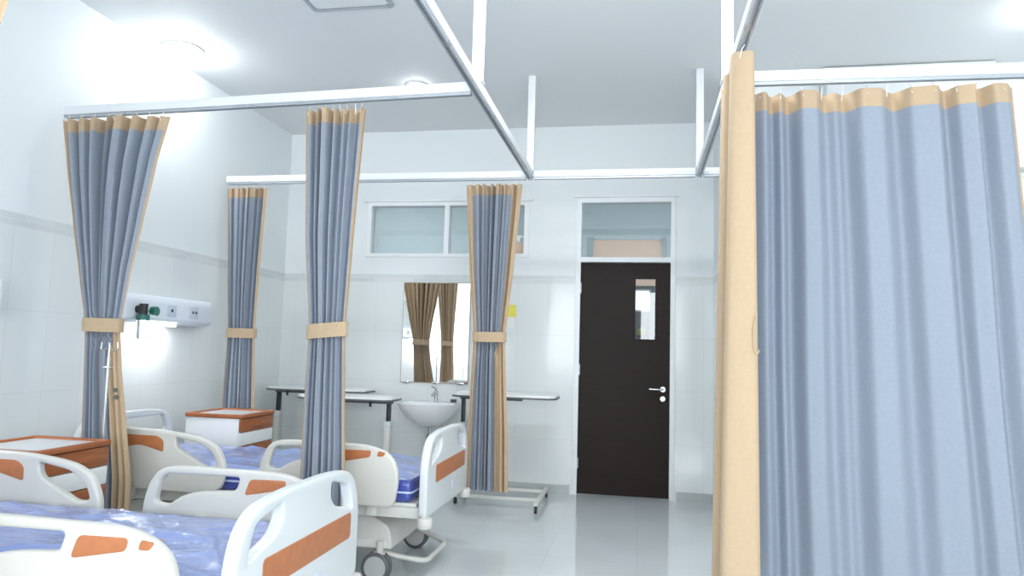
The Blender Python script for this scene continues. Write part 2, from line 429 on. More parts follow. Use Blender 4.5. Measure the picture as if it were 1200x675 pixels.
# ------------------------------------------------------------------ curtains
def lerp_tab(tab, z):
    """tab: rows (z, ...) from top to bottom, smooth interpolation"""
    if z >= tab[0][0]: return tab[0][1:]
    for a, b in zip(tab, tab[1:]):
        if z >= b[0]:
            t = (a[0] - z) / (a[0] - b[0]); t = t * t * (3 - 2 * t) * .15 + t * .85
            return tuple(p + (q - p) * t for p, q in zip(a[1:], b[1:]))
    return tab[-1][1:]

def sheet(name, fn, u0, u1, z0, z1, nu, nv, m, parent, off=0., thick=.003):
    """a strip of cloth following fn(u, z) -> (x, y); off moves it along its horizontal normal"""
    bm = bmesh.new(); rows = []
    for j in range(nv + 1):
        z = z0 + (z1 - z0) * j / nv; row = []
        a0, a1 = (u0(z) if callable(u0) else u0), (u1(z) if callable(u1) else u1)
        for i in range(nu + 1):
            u = a0 + (a1 - a0) * i / nu
            x, y = fn(u, z); x2, y2 = fn(u + 5e-4, z); x1, y1 = fn(u - 5e-4, z)
            tx, ty = x2 - x1, y2 - y1; l = math.hypot(tx, ty) or 1
            row.append((bm.verts.new((x - off * ty / l, y + off * tx / l, z))))
        rows.append(row)
    for A, B in zip(rows, rows[1:]):
        for i in range(nu): bm.faces.new((A[i], B[i], B[i + 1], A[i + 1]))
    o = obj(name, bm, m, parent, True, 80)
    return o

def band(parent, x0, x1, yc, d, z, hgt, tilt=0.):
    """a tie wrapped round the gathered cloth"""
    bm = bmesh.new(); n = 44; rings = []
    for dz, g in ((-hgt / 2, 0), (-hgt / 2, .004), (hgt / 2, .004), (hgt / 2, 0)):
        R = []
        for i in range(n):
            a = 2 * PI * i / n; e = .75
            ca, sa = math.cos(a), math.sin(a)
            x = (abs(ca) ** e) * (1 if ca >= 0 else -1) * ((x1 - x0) / 2 + g); y = (abs(sa) ** e) * (1 if sa >= 0 else -1) * (d + g)
            R.append(bm.verts.new(((x0 + x1) / 2 + x, yc + y, z + dz + tilt * x)))
        rings.append(R)
    for A, B in zip(rings, rings[1:] + rings[:1]):
        for i in range(n): bm.faces.new((A[i], A[(i + 1) % n], B[(i + 1) % n], B[i]))
    bmesh.ops.recalc_face_normals(bm, faces=bm.faces)
    return obj('tie_band', bm, M['beige'], parent)

def tied_curtain(label, x, y, tab, n, phase, tl, tr, tie_z=1.45, amp=.055, tilt=0., seed=1, header=.085, hooks=8, buttons=False):
    """tab rows: (z, left, right) of the gathered cloth, in metres from the thing's base"""
    t = thing('bay_curtain', label, 'curtain', (x, y, 0), group='blue grey hospital bay curtains')
    rnd = random.Random(seed); ks = [rnd.uniform(-.5, .5) for _ in range(40)]
    zt, zb = tab[0][0], tab[-1][0]
    def fn(u, z):
        l, r = lerp_tab(tab, z); w = r - l
        a = 2 * PI * n * u + phase
        wob = ks[int(max(0, u) * n) % 40] * .5
        edge = min(1, max(0, min(u, 1 - u)) * 14)
        A = min(amp, .12 * w + .006) * (.72 + .28 * math.sin(9 * u + seed)) * edge
        s = math.sin(a + .9 * math.sin(.61 * a + seed) + .25 * math.sin(z * 1.7 + seed + 5 * u))
        yy = A * (s + .22 * math.sin(2.3 * a + seed))
        sk = -.05 * w / n * math.sin(2 * a) * edge
        return l + w * u + sk, yy
    nu = n * 18
    if not isinstance(tr, tuple): tr = (tr, tr)
    def ur(z):
        k = min(1, max(0, (tie_z + .05 - z) / .2)); return 1 - (tr[0] + (tr[1] - tr[0]) * k)
    o = sheet('cloth', fn, tl, ur, zt - header, zb, nu, 48, M['cloth'], t)
    sheet('header_band', fn, 0, 1, zt, zt - header, nu, 5, M['beige'], t)
    sheet('edge_trim', fn, 0, tl, zt - header, zb, 6, 48, M['beige'], t)
    sheet('edge_trim', fn, ur, 1, zt - header, zb, 14, 48, M['beige'], t)
    sheet('lining', fn, tl, ur, zt - header, zb, nu, 48, M['beige'], t, off=.0012)
    l, r = lerp_tab(tab, tie_z)
    d = min(amp, .12 * (r - l) + .006) * 1.2 + .008
    tb = band(t, l - .006, r + .006, .003, d, tie_z, .082, tilt)
    for k in range(hooks):
        u = (k + .5) / hooks; hx, hy = fn(u, zt)
        b = tube(bmesh.new(), [(hx, hy, zt - .03), (hx, hy * .7, zt + .004), (hx, hy * .2, zt + .02), (hx, 0, ZR - .0045)], .0022, 6)
        obj('hook', b, M['rail'], t)
    if buttons:
        for z in (1.065, 1.025):
            bx, by = fn(1 - tr[1] * .5, z); obj('snap_button', cyl(bmesh.new(), (bx, by - .004, z), (bx, by - .011, z), .013), M['edge'], t)
    return t
ZT, ZB = 2.735, .24
tied_curtain('wide tied curtain at left beside the near bedside cabinet', -3.2, 3.73,
             [(ZT, -.40, .36), (2.45, -.345, .29), (2.08, -.265, .225), (1.75, -.19, .165), (1.45, -.12, .125), (1.2, -.105, .155), (.9, -.09, .21), (.55, -.07, .275), (ZB, -.06, .285)],
             8, .4, .02, (.03, .30), 1.45, .072, -.01, 3, buttons=True)
tied_curtain('tied curtain hanging behind the near bed, right of the wide one', -1.74, 3.715,
             [(ZT, -.20, .17), (2.02, -.165, .135), (1.45, -.11, .11), (1.05, -.115, .13), (.69, -.115, .15), (ZB, -.12, .16)],
             7, 1.2, .03, (.04, .04), 1.45, .06, .10, 11)
tied_curtain('small far tied curtain in the left corner behind the cabinet', -3.44, 5.6,
             [(ZT, -.20, .19), (2.02, -.15, .16), (1.45, -.11, .15), (.9, -.12, .18), (ZB, -.12, .20)],
             7, .1, .02, .05, 1.45, .05, 0, 21)
tied_curtain('far tied curtain with broad beige edge in front of the washbasin mirror', -1.2, 5.6,
             [(ZT, -.24, .235), (2.02, -.19, .18), (1.47, -.135, .125), (1.1, -.15, .145), (.7, -.16, .17), (ZB, -.165, .185)],
             8, .9, .10, (.17, .32), 1.47, .05, 0, 35)
tied_curtain('curtain cut off by the top left corner of the picture', -2.13, 1.70,
             [(ZT, -.26, .325), (2.4, -.2, .275), (2.02, -.17, .16), (1.45, -.11, .11), (1.05, -.115, .13), (ZB, -.12, .16)],
             7, .2, .03, .05, 1.45, .05, 0, 14)
tied_curtain('curtain by the left wall seen only as the right beige one in the mirror', -3.36, 1.70,
             [(ZT, -.25, .17), (2.02, -.17, .13), (1.45, -.11, .11), (1.05, -.115, .13), (ZB, -.12, .16)],
             7, .8, .03, .10, 1.45, .05, 0, 17)
rail((XL + .002, 1.70), (LX - .03, 1.70), 'rail of the curtain at the top left corner, mostly outside the picture')

# wide drawn curtain on the right
def drawn_curtain():
    t = thing('bay_curtain', 'wide drawn curtain filling the right side of the picture', 'curtain', (1.2, 3.72, 0), group='blue grey hospital bay curtains')
    tab = [(ZT, -.64, .60), (2.31, -.635, .625), (1.8, -.63, .66), (.5, -.62, .74), (ZB, -.62, .75)]
    K = [(0, .2), (.05, -.75), (.085, .8), (.115, -.2), (.15, 1.), (.20, -.9), (.245, -.8), (.30, .85), (.335, .3), (.37, .95), (.43, -.85), (.49, -.75), (.565, .95), (.62, -.65), (.70, -.9), (.755, .8), (.79, -.6), (.84, -.9), (.875, .55), (.92, -.85), (.955, -.7), (1., .5)]
    def prof(u):
        u = min(1, max(0, u))
        for a, b in zip(K, K[1:]):
            if u <= b[0]:
                s = (u - a[0]) / (b[0] - a[0]); s = s * s * (3 - 2 * s); return a[1] + (b[1] - a[1]) * s
        return K[-1][1]
    def fn(u, z):
        l, r = lerp_tab(tab, z); v = (ZT - z) / ZT
        A = .052 * (1 - .25 * v)
        d = .006 * math.sin(3 * z + 20 * u) * v
        return l + (r - l) * (u + .004 * math.sin(2.2 * z + 9 * u) * v), A * prof(u + .012 * math.sin(1.3 * z) * v) + d + .02 * v * math.sin(6 * u + 1)
    nu = 190
    zt = lambda u: ZT
    sheet('cloth', fn, .012, .988, ZT - .095, ZB, nu, 40, M['cloth'], t)
    sheet('header_band', fn, 0, 1, ZT, ZT - .095, nu, 5, M['beige'], t)
    sheet('edge_trim', fn, 0, .012, ZT - .095, ZB, 4, 40, M['beige'], t)
    sheet('edge_trim', fn, .988, 1, ZT - .095, ZB, 4, 40, M['beige'], t)
    sheet('lining', fn, .012, .988, ZT - .095, ZB, nu, 40, M['beige'], t, off=.003)
    for k in range(12):
        u = (k + .4) / 12; hx, hy = fn(u, ZT)
        b = tube(bmesh.new(), [(hx, hy, ZT - .03), (hx, hy * .7, ZT + .002), (hx, hy * .2, ZT + .02), (hx, 0, ZR - .0045)], .0024, 6); obj('hook', b, M['rail'], t)
    x, y = fn(1, 2.31)
    obj('tie_hook', tube(bmesh.new(), rpts([(x - .005, y, 2.33), (x + .02, y, 2.33), (x + .035, y, 2.29), (x + .02, y, 2.275), (x + .012, y, 2.29)], .012), .004, 8), M['chrome'], t)
    x, y = fn(1, 1.45)
    obj('tie_band', tube(bmesh.new(), rpts([(x - .005, y + .01, 1.5), (x + .02, y + .01, 1.5), (x + .03, y + .01, 1.40), (x + .012, y + .01, 1.22), (x - .004, y + .01, 1.36)], .03), .012, 8), M['beige'], t)
drawn_curtain()

# bunched curtain on the right long rail, beige side towards the corridor
def bunched_curtain():
    t = thing('bay_curtain', 'bunched curtain showing its tall beige side left of the drawn one', 'curtain', (RX, 3.3, 0), group='blue grey hospital bay curtains')
    pts = [(.045, .46), (.05, .40), (-.035, .37), (-.04, .32), (.045, .29), (.05, .24), (-.045, .21), (-.05, .13), (.02, .11), (.02, .05), (-.035, .02), (-.045, -.08), (-.04, -.125), (.0, -.14), (.045, -.14), (.055, -.12)]
    P = rpts([(a, b_, 0) for a, b_ in pts], .03, 4)
    L = [0]
    for a, c in zip(P, P[1:]): L.append(L[-1] + (c - a).length)
    def fn(u, z):
        s = min(max(u, 0), 1) * L[-1]
        for i in range(len(P) - 1):
            if s <= L[i + 1] + 1e-9:
                k = (s - L[i]) / max(1e-9, L[i + 1] - L[i]); q = P[i].lerp(P[i + 1], k); break
        if u < 0 or u > 1:
            a, c = (P[0], P[1]) if u < 0 else (P[-2], P[-1]); q = q + (c - a).normalized() * (u if u < 0 else u - 1)
        v = (ZT - z) / ZT
        x = q.x * (1 + .75 * v) - .012 - .018 * v; y = q.y
        return x, y
    sheet('cloth', fn, .0, .94, ZT - .095, ZB, 150, 24, M['cloth'], t, off=.0025)
    sheet('header_band', fn, 0, 1, ZT, ZT - .095, 150, 4, M['beige'], t)
    sheet('edge_trim', fn, .94, 1, ZT - .095, ZB, 12, 24, M['beige'], t)
    sheet('lining', fn, 0, .94, ZT - .095, ZB, 150, 24, M['beige'], t)
    for k in range(6):
        u = (k + .5) / 6; hx, hy = fn(u, ZT)
        obj('hook', tube(bmesh.new(), [(hx, hy, ZT - .03), (hx * .6, hy, ZT + .01), (0, hy, ZR - .0045)], .0024, 6), M['rail'], t)
    x, y = fn(.985, 1.5)
    obj('tie_loop', tube(bmesh.new(), rpts([(x, y - .012, 1.55), (x - .012, y - .012, 1.50), (x - .012, y - .012, 1.40), (x + .004, y - .012, 1.38), (x + .012, y - .01, 1.40)], .01), .003, 6), M['beige'], t)
bunched_curtain()

# ------------------------------------------------------------------ hospital beds
def add_insert(name, pl, y, parent, th=.046):
    return obj(name, panel(pl, [], th, .003, XZ_Y(y)), M['orange'], parent)

def make_bed(label, loc, rails):
    t = thing('hospital_bed', label, 'bed', loc, group='adjustable hospital beds')
    # footboard / headboard
    FX, HX = 2.30, .0
    def board(x, hole_pts, name):
        out = rpoly([(-.475, .40, .04), (-.475, .72, .10), (-.395, .85, .10), (-.2, .872, .1), (.2, .872, .1), (.395, .85, .10), (.475, .72, .10), (.475, .40, .04)], .05)
        bd = obj(name, panel(out, [rpoly(h_, .025) for h_ in hole_pts], .05, .014, YZ_X(x)), M['absw'], t)
        ins = obj('insert', panel(rpoly([(-.31, .575), (.385, .575), (.385, .680), (-.31, .680)], .022), [], .056, .003, YZ_X(x)), M['orange'], bd)
        ins['label'] = 'orange brown insert'
        return bd
    fb = board(FX, [[(-.405, .69), (-.36, .80), (-.19, .838), (-.19, .775), (-.235, .735)], [(.405, .69), (.36, .80), (.19, .838), (.19, .775), (.235, .735)]], 'footboard')
    obj('badge', cyl(bmesh.new(), (FX + .02, .1, .49), (FX + .0275, .1, .49), .032, n=28), M['socket'], fb)
    board(HX, [[(-.41, .715), (-.36, .82), (.36, .82), (.41, .715), (.34, .69), (-.34, .69)]], 'headboard')
    # mattress
    bm = BX(.06, 2.22, -.44, .44, .475, .605, .03, 3)
    bmesh.ops.subdivide_edges(bm, edges=[e for e in bm.edges if e.calc_length() > .3], cuts=26, use_grid_fill=True)
    rnd = random.Random(int(loc[1] * 10)); W = [(rnd.uniform(3, 11), rnd.uniform(6, 22), rnd.uniform(0, 6)) for _ in range(5)]
    for v in bm.verts:
        if v.co.z > 9: v.co.z += sum(.0018 * math.sin(a * v.co.x + b_ * v.co.y + c) for a, b_, c in W)
    mt = obj('mattress', bm, M['vinyl'], t, True, 60)
    wp = rpts([(.06, -.443, .535), (2.223, -.443, .535), (2.223, .443, .535), (.057, .443, .535), (.057, -.443, .535)], .03)
    from mathutils import noise as NZ
    bm = bmesh.new(); nx, ny = 130, 60; G = []; off = Vector((loc[1] * 3.1, 7.7, 0))
    for i in range(nx + 1):
        row = []
        for j in range(ny + 1):
            x = .075 + 2.13 * i / nx; y = -.428 + .856 * j / ny
            p = Vector((x * 1.7, y * 2.6, 0)) + off
            w = NZ.noise_vector(p * .8); q = p + w * .9
            rdg = (1 - abs(NZ.noise(q))) ** 6 * .020 + (1 - abs(NZ.noise(q * 2.3 + Vector((3, 1, 0))))) ** 7 * .008
            e = min(1, min(i, nx - i) / 6, min(j, ny - j) / 5)
            row.append(bm.verts.new((x, y, .6045 + .0015 + rdg * e - (1 - e) ** 2 * .004)))
        G.append(row)
    for i in range(nx):
        for j in range(ny): bm.faces.new((G[i][j], G[i + 1][j], G[i + 1][j + 1], G[i][j + 1]))
    obj('plastic_cover', bm, M['film'], mt, True, 180)['label'] = 'crinkled shiny plastic over the pale blue top'
    obj('piping', tube(bmesh.new(), wp, .006, 6), M['welt'], mt)
    # deck and frame
    b = bmesh.new(); box(b, .05, 2.25, -.43, .43, .452, .474, .004)
    obj('mattress_deck', b, M['steel'], t)
    b = bmesh.new()
    for s in (-1, 1): box(b, .03, 2.27, s * .40 - .02, s * .40 + .02, .385, .45, .006)
    for x in (.06, .8, 1.5, 2.22): box(b, x - .02, x + .02, -.38, .38, .39, .445, .004)
    obj('side_frame', b, M['steel'], t)
    for s in (-1, 1):
        for x, d_ in ((HX, 1), (FX, -1)): obj('board_bracket', BX(min(x + d_ * .02, x + d_ * .12), max(x + d_ * .02, x + d_ * .12), s * .36 - .02, s * .36 + .02, .40, .45, .004), M['steel'], t)
    for x in (HX, FX):
        for s in (-1, 1):
            sx = 1 if x == FX else -1
            b = lathe(bmesh.new(), [(.018, -.03), (.04, -.027), (.044, -.018), (.044, .018), (.04, .027), (.018, .03)], (x + sx * .012, s * .455, .375), 24)
            cyl(b, (x + sx * .006, s * .455, .40), (x + sx * .006, s * .455, .43), .016)
            obj('corner_bumper', b, M['abs'], t)
    # chassis: base frame, lifting columns under plastic covers, casters, pedal bar
    b = bmesh.new()
    for s in (-1, 1): box(b, .22, 2.06, s * .34 - .022, s * .34 + .022, .19, .235, .006)
    for x in (.25, 2.02): box(b, x - .025, x + .025, -.34, .34, .19, .235, .006)
    obj('base_frame', b, M['steel'], t)
    for x in (.44, 1.90):
        b = panel(rpoly([(x - .22, .185, .02), (x - .20, .30, .05), (x - .06, .375, .04), (x + .06, .375, .04), (x + .17, .31, .04), (x + .19, .185, .02)], .03), [], .72, .01, XZ_Y(0))
        obj('column_cover', b, M['abs'], t)
    b = bmesh.new(); box(b, .40, 1.9, -.05, .05, .24, .384, .01); obj('actuator', b, M['black'], t)
    for x in (.25, 2.02):
        for s in (-1, 1):
            cz, cy = .088, s * .37
            f = bmesh.new(); cyl(f, (x, cy, .15), (x, cy, .235), .022); box(f, x - .035, x + .03, cy - .026, cy + .026, .13, .178, .012)
            fk = obj('caster', f, M['abs'], t)
            for o_ in (-.019, .019):
                wv = bmesh.new()
                prof = [(.055, -.014), (.078, -.014), (.086, -.008), (.086, .008), (.078, .014), (.055, .014)]
                lathe(wv, prof, (0, 0, 0), 32); wv.transform(Matrix.Translation((x - .015, cy + o_, cz)) @ Matrix.Rotation(PI / 2, 4, 'X'))
                wh = obj('wheel', wv, M['tyre'], fk)
            for o_ in (-1, 1):
                dv = bmesh.new(); lathe(dv, [(.066, 0), (.064, .004), (.02, .007)], (0, 0, 0), 28); dv.transform(Matrix.Translation((x - .015, cy + o_ * .033, cz)) @ Matrix.Rotation(-o_ * PI / 2, 4, 'X'))
                obj('wheel_cover', dv, M['disc'], fk)
    b = tube(bmesh.new(), rpts([(1.92, -.315, .20), (2.06, -.30, .14), (2.26, -.22, .095), (2.26, .22, .095), (2.06, .30, .14), (1.92, .315, .20)], .06, 6), .016, 10)
    obj('brake_bar', b, M['abs'], t)
    # half side rails
    fo = rpoly([(1.295, .56, .05), (1.31, .70, .06), (1.37, .795, .06), (1.48, .81, .05), (2.0, .805, .12), (2.13, .745, .09), (2.168, .63, .08), (2.14, .46, .05), (1.46, .46, .06), (1.33, .50, .05)], .05)
    fh = rpoly([(1.36, .645, .025), (1.395, .772, .04), (1.775, .775, .02), (1.755, .715, .02), (1.60, .705, .05), (1.50, .685, .05), (1.43, .635, .03)], .02)
    fp = [rpoly([(1.80, .70, .02), (1.825, .772, .02), (2.0, .775, .02), (1.99, .735, .015)], .015), rpoly([(2.03, .742, .012), (2.04, .774, .012), (2.085, .765, .012), (2.07, .742, .012)], .012)]
    ho = rpoly([(.20, .56, .06), (.20, .76, .06), (.28, .83, .05), (.68, .825, .1), (.93, .795, .1), (1.04, .735, .08), (1.09, .61, .05), (1.06, .49, .05), (.90, .46, .06), (.25, .47, .05)], .05)
    hh = rpoly([(.745, .785, .015), (.92, .755, .05), (1.0, .70, .04), (1.03, .63, .025), (.96, .62, .03), (.87, .665, .05), (.755, .725, .03)], .02)
    hp = [rpoly([(.36, .70, .02), (.36, .79, .02), (.63, .79, .03), (.67, .76, .02), (.67, .695, .015), (.50, .735, .05)], .015), rpoly([(.27, .72, .012), (.28, .775, .012), (.325, .78, .012), (.325, .715, .012)], .012)]
    for kind, s in rails:
        o_, h_, p_ = (fo, fh, fp) if kind == 'f' else (ho, hh, hp)
        yr = .465 if s > 0 else -.495
        r = obj('side_rail', panel(o_, [h_], .042, .014, XZ_Y(yr)), M['abs'], t)
        for q in p_: add_insert('insert', q, yr, r)['label'] = 'orange brown insert'
        for x in ((1.6, 2.0) if kind == 'f' else (.4, .85)):
            obj('rail_arm', BX(x - .03, x + .03, min(s * .418, yr - s * .014), max(s * .418, yr - s * .014), .40, .60, .006), M['steel'], r)
    return t
make_bed('nearest hospital bed, cut off by the bottom left of the picture', (-3.5, 2.44, 0), [('f', 1), ('f', -1), ('h', 1), ('h', -1)])
make_bed('farther hospital bed, standing between the tied curtains and the overbed tables', (-3.5, 4.385, 0), [('f', -1), ('h', -1)])

# ------------------------------------------------------------------ bedside cabinets (drawers face the corridor, +x)
def cabinet(label, loc):
    t = thing('bedside_cabinet', label, 'cabinet', loc, group='white and red brown bedside cabinets')
    w, dp, H = .235, .24, .82
    obj('body', BX(-w, w - .02, -dp, dp, .07, H - .03, .008), M['cab'], t)
    b = panel(rpoly([(-w - .01, -dp - .01), (w + .01, -dp - .01), (w + .01, dp + .01), (-w - .01, dp + .01)], .025), [rpoly([(-w + .02, -dp + .02), (w - .02, -dp + .02), (w - .02, dp - .02), (-w + .02, dp - .02)], .02)], .03, .006, Matrix.Translation((0, 0, H - .015)))
    obj('top_rim', b, M['wood'], t)
    obj('top_panel', BX(-w + .015, w - .015, -dp + .015, dp - .015, H - .03, H - .012), M['absw'], t)
    z = H - .034
    for i, (hh, m_, nm) in enumerate(((.105, 'wood', 'drawer'), (.10, 'cab', 'pull_out_shelf'), (.11, 'wood', 'drawer'), (.38, 'cab', 'door'))):
        f = obj(nm, BX(w - .02, w, -dp + .004, dp - .004, z - hh + .004, z, .005), M[m_], t)
        if nm != 'pull_out_shelf':
            b = tube(bmesh.new(), rpts([(w - .002, -.07, z - hh * .55 if nm == 'drawer' else z - .04), (w + .016, -.06, z - hh * .55 if nm == 'drawer' else z - .04), (w + .016, .06, z - hh * .55 if nm == 'drawer' else z - .04), (w - .002, .07, z - hh * .55 if nm == 'drawer' else z - .04)], .012), .006, 8)
            obj('handle', b, M['wood'] if nm == 'drawer' else M['chrome'], f)
        z -= hh
    for x in (-.19, .17):
        for y in (-.19, .19):
            b = cyl(bmesh.new(), (x, y - .012, .028), (x, y + .012, .028), .028, n=18); cyl(b, (x, y, .04), (x, y, .072), .008); obj('caster', b, M['black'], t)
cabinet('bedside cabinet with red brown drawers at the head of the near bed', (-3.08, 3.20, 0))
cabinet('bedside cabinet at the head of the farther bed, before the corner curtain', (-3.20, 5.17, 0))

# ------------------------------------------------------------------ overbed tables
def overbed_table(label, loc, L=.94, D=.40, H=.965, col_side=-1, base_len=.80, bw=.40):
    t = thing('overbed_table', label, 'table', loc, group='overbed tables parked along the back wall')
    c = .055; hx, hy = L / 2, D / 2
    out = lambda e: [(-hx + c - e, -hy - e), (hx - c + e, -hy - e), (hx + e, -hy + c - e), (hx + e, hy - c + e), (hx - c + e, hy + e), (-hx + c - e, hy + e), (-hx - e, hy - c + e), (-hx - e, -hy + c - e)]
    obj('tabletop', panel(rpoly(out(0), .012, 3), [], .022, .004, Matrix.Translation((0, 0, H - .009))), M['tabletop'], t)
    obj('edge_strip', panel(rpoly(out(.004), .012, 3), [], .016, .003, Matrix.Translation((0, 0, H - .026))), M['edge'], t)
    cx = col_side * (hx - .07)
    obj('arm', BX(min(cx - col_side * .55, cx + .03 * col_side), max(cx - col_side * .55, cx + .03 * col_side), -.03, .03, H - .062, H - .033, .004), M['edge'], t)
    obj('inner_column', BX(cx - .016, cx + .016, -.024, .024, .55, H - .06, .003), M['black'], t)
    oc = obj('outer_column', BX(cx - .026, cx + .026, -.036, .036, .06, .66, .006), M['steel'], t)
    obj('collar', BX(cx - .032, cx + .032, -.042, .042, .645, .70, .008), M['absw'], oc)
    b = cyl(bmesh.new(), (cx - col_side * .14, -.10, H - .045), (cx - col_side * .14, -.10, H - .085), .011); box(b, cx - col_side * .14 - .012, cx - col_side * .14 + .012, -.11, .03, H - .05, H - .034, .003)
    obj('height_lever', b, M['black'], t)
    ex = cx - col_side * base_len
    b = bmesh.new()
    for s in (-1, 1): box(b, min(cx, ex), max(cx, ex), s * bw / 2 - .016, s * bw / 2 + .016, .062, .092, .005)
    box(b, cx - .025, cx + .025, -bw / 2, bw / 2, .062, .094, .005)
    obj('base_bar', b, M['steel'], t)
    W = bw * .92
    obj('cross_bar', BX(ex - .02, ex + .02, -W, W, .06, .09, .006), M['steel'], t)
    for x, yy in ((ex, W - .02), (ex, -W + .02), (cx, bw / 2 - .02), (cx, -bw / 2 + .02)):
        b = cyl(bmesh.new(), (x - .011, yy, .027), (x + .011, yy, .027), .027, n=18); cyl(b, (x, yy, .03), (x, yy, .064), .009); obj('caster', b, M['black'], t)
overbed_table('overbed table right of the washbasin, its castered base standing out by the door', (-1.19, 6.35, 0), L=.94, H=.972, col_side=-1, base_len=.745)
overbed_table('overbed table left of the washbasin with column at its right end', (-2.60, 6.10, 0), L=.90, D=.36, H=.915, col_side=1, base_len=.72, bw=.26)
overbed_table('rearmost overbed table in the left corner, half behind another table', (-3.12, 6.60, 0), L=1.04, D=.36, H=.945, col_side=-1, base_len=.8, bw=.26)

# ------------------------------------------------------------------ washbasin, mirror
def basin():
    t = thing('washbasin', 'white wall hung washbasin under the mirror', 'washbasin', (-2.02, YB, 0))
    bm = bmesh.new(); n = 48; hw, dd = .30, .44
    def ring(sx, sy, z, yc):
        R = []
        for i in range(n):
            a = 2 * PI * i / n; e = .75; ca, sa = math.cos(a), math.sin(a)
            x = sx * math.copysign(abs(ca) ** e, ca); y = yc + sy * math.copysign(abs(sa) ** e, sa)
            R.append(bm.verts.new((x, min(y, -.002), z)))
        return R
    yc = -.22
    rs = [ring(.07, .09, .60, -.15), ring(.14, .14, .625, -.17), ring(.22, .185, .69, -.20), ring(.275, .21, .76, yc), ring(.295, .225, .80, yc), ring(.30, .23, .825, yc), ring(.292, .222, .832, yc),
          ring(.262, .165, .828, yc - .03), ring(.235, .145, .78, yc - .03), ring(.16, .10, .715, yc - .03), ring(.03, .03, .70, yc - .03)]
    for A, B in zip(rs, rs[1:]):
        for i in range(n): bm.faces.new((A[i], A[(i + 1) % n], B[(i + 1) % n], B[i]))
    bm.faces.new(rs[0][::-1]); bm.faces.new(rs[-1])
    bmesh.ops.recalc_face_normals(bm, faces=bm.faces)
    obj('bowl', bm, M['ceramic'], t, True, 60)
    b = cyl(bmesh.new(), (.02, -.06, .83), (.02, -.06, .94), .019); tube(b, rpts([(.02, -.06, .90), (.02, -.10, .93), (.02, -.19, .905)], .03), .012, 10); tube(b, [(.02, -.06, .945), (.02, -.075, .965), (-.015, -.11, .985)], .008, 8)
    obj('tap', b, M['chrome'], t)
    b = cyl(bmesh.new(), (0, -.16, .50), (0, -.16, .605), .018); cyl(b, (0, -.16, .44), (0, -.16, .52), .034); tube(b, rpts([(0, -.16, .47), (.0, -.10, .47), (0, -.002, .50)], .04), .014, 10)
    obj('trap', b, M['chrome'], t)
    b = cyl(bmesh.new(), (.12, -.03, .55), (.12, -.0, .55), .018); tube(b, rpts([(.12, -.03, .55), (.12, -.05, .60), (.05, -.07, .68)], .03), .007, 8)
    obj('supply_hose', b, M['chrome'], t)
basin()
s = thing('soap_dish', 'small dark soap piece on the right rim of the washbasin', 'soap', (-1.82, 6.85, .833))
obj('piece', BX(-.03, .03, -.018, .018, .0, .03, .008), M['soap'], s)

mi = thing('wall_mirror', 'tall frameless mirror above the washbasin reflecting beige curtains', 'mirror', (-2.045, YB, 0))
obj('mirror_glass', BX(-.35, .35, -.012, -.008, 1.02, 2.03), M['mirror'], mi, False)
obj('backing', BX(-.357, .357, -.008, -.001, 1.012, 2.037), mat('mirror_backing', (.40, .36, .30), .5), mi, False)
b = bmesh.new(); box(b, .30, .304, -.0135, -.0118, 1.05, 2.0); obj('bevel_line', b, M['alu'], mi, False)
for x in (-.3, .02, .28): obj('clip', BX(x - .035, x + .035, -.02, -.0, 1.005, 1.03, .003), M['chrome'], mi)
n_ = thing('wall_notice', 'small yellow notice on the wall right of the far tied curtain', 'notice', (-1.255, YB, 1.62))
obj('yellow_sheet', BX(-.05, .035, -.004, -.001, .08, .20), M['yellow'], n_, False)
obj('white_sheet', BX(-.05, .02, -.004, -.001, -.03, .078), M['paper'], n_, False)

# ------------------------------------------------------------------ bed head consoles on the left wall
def console(label, yc):
    t = thing('bed_head_console', label, 'wall console', (XL, yc, 0), group='bed head consoles on the left wall')
    prof = rpoly([(.0, 1.49), (.10, 1.49), (.15, 1.52), (.15, 1.66), (.13, 1.705), (.0, 1.705)], .02)
    obj('housing', panel(prof, [], 1.04, .014, Matrix(((1, 0, 0, .002), (0, 0, 1, 0), (0, 1, 0, 0), (0, 0, 0, 1)))), M['console'], t)
    for y in (-.02, .26):
        p = obj('outlet', BX(.15, .157, y - .055, y + .055, 1.55, 1.645, .004), M['socket'], t)
        b = bmesh.new()
        for k in ((-.02, .02) if y > 0 else (0,)): cyl(b, (.156, y + k, 1.60), (.160, y + k, 1.60), .012)
        obj('socket', b, M['black'] if y < 0 else M['edge'], p)
    obj('reading_lamp', BX(.02, .13, -.34, .08, 1.478, 1.491, .004), M['lampc'], t)
    l = bpy.data.lights.new('console_lamp', 'AREA'); l.shape = 'RECTANGLE'; l.size = .1; l.size_y = .4; l.energy = 2.2
    lo = bpy.data.objects.new('console_lamp', l); C.objects.link(lo); lo.location = (XL + .09, yc - .13, 1.465)
    return t
console('white wall console with outlets and lit lamp, right of the wide tied curtain', 4.92)
console('white wall console at the left edge of the picture, only its end showing', 2.90)
fm = thing('oxygen_flowmeter', 'green oxygen flowmeter with clear bottle on the far wall console', 'flowmeter', (XL + .153, 4.52, 1.53))
b = cyl(bmesh.new(), (.0, 0, .06), (.05, 0, .06), .028); cyl(b, (.05, 0, .02), (.05, 0, .10), .03); obj('valve_body', b, M['black'], fm)
obj('collar', cyl(bmesh.new(), (.05, 0, -.02), (.05, 0, .02), .045), M['green'], fm)
obj('gauge', cyl(bmesh.new(), (.05, .09, .05), (.09, .09, .05), .035), M['green'], fm)
b = cyl(bmesh.new(), (.02, .03, .06), (.06, .09, .05), .012); obj('stem', b, M['chrome'], fm)
obj('humidifier_bottle', lathe(bmesh.new(), [(.02, -.16), (.036, -.155), (.038, -.05), (.034, -.02)], (.05, 0, 0), 24), M['clear'], fm)

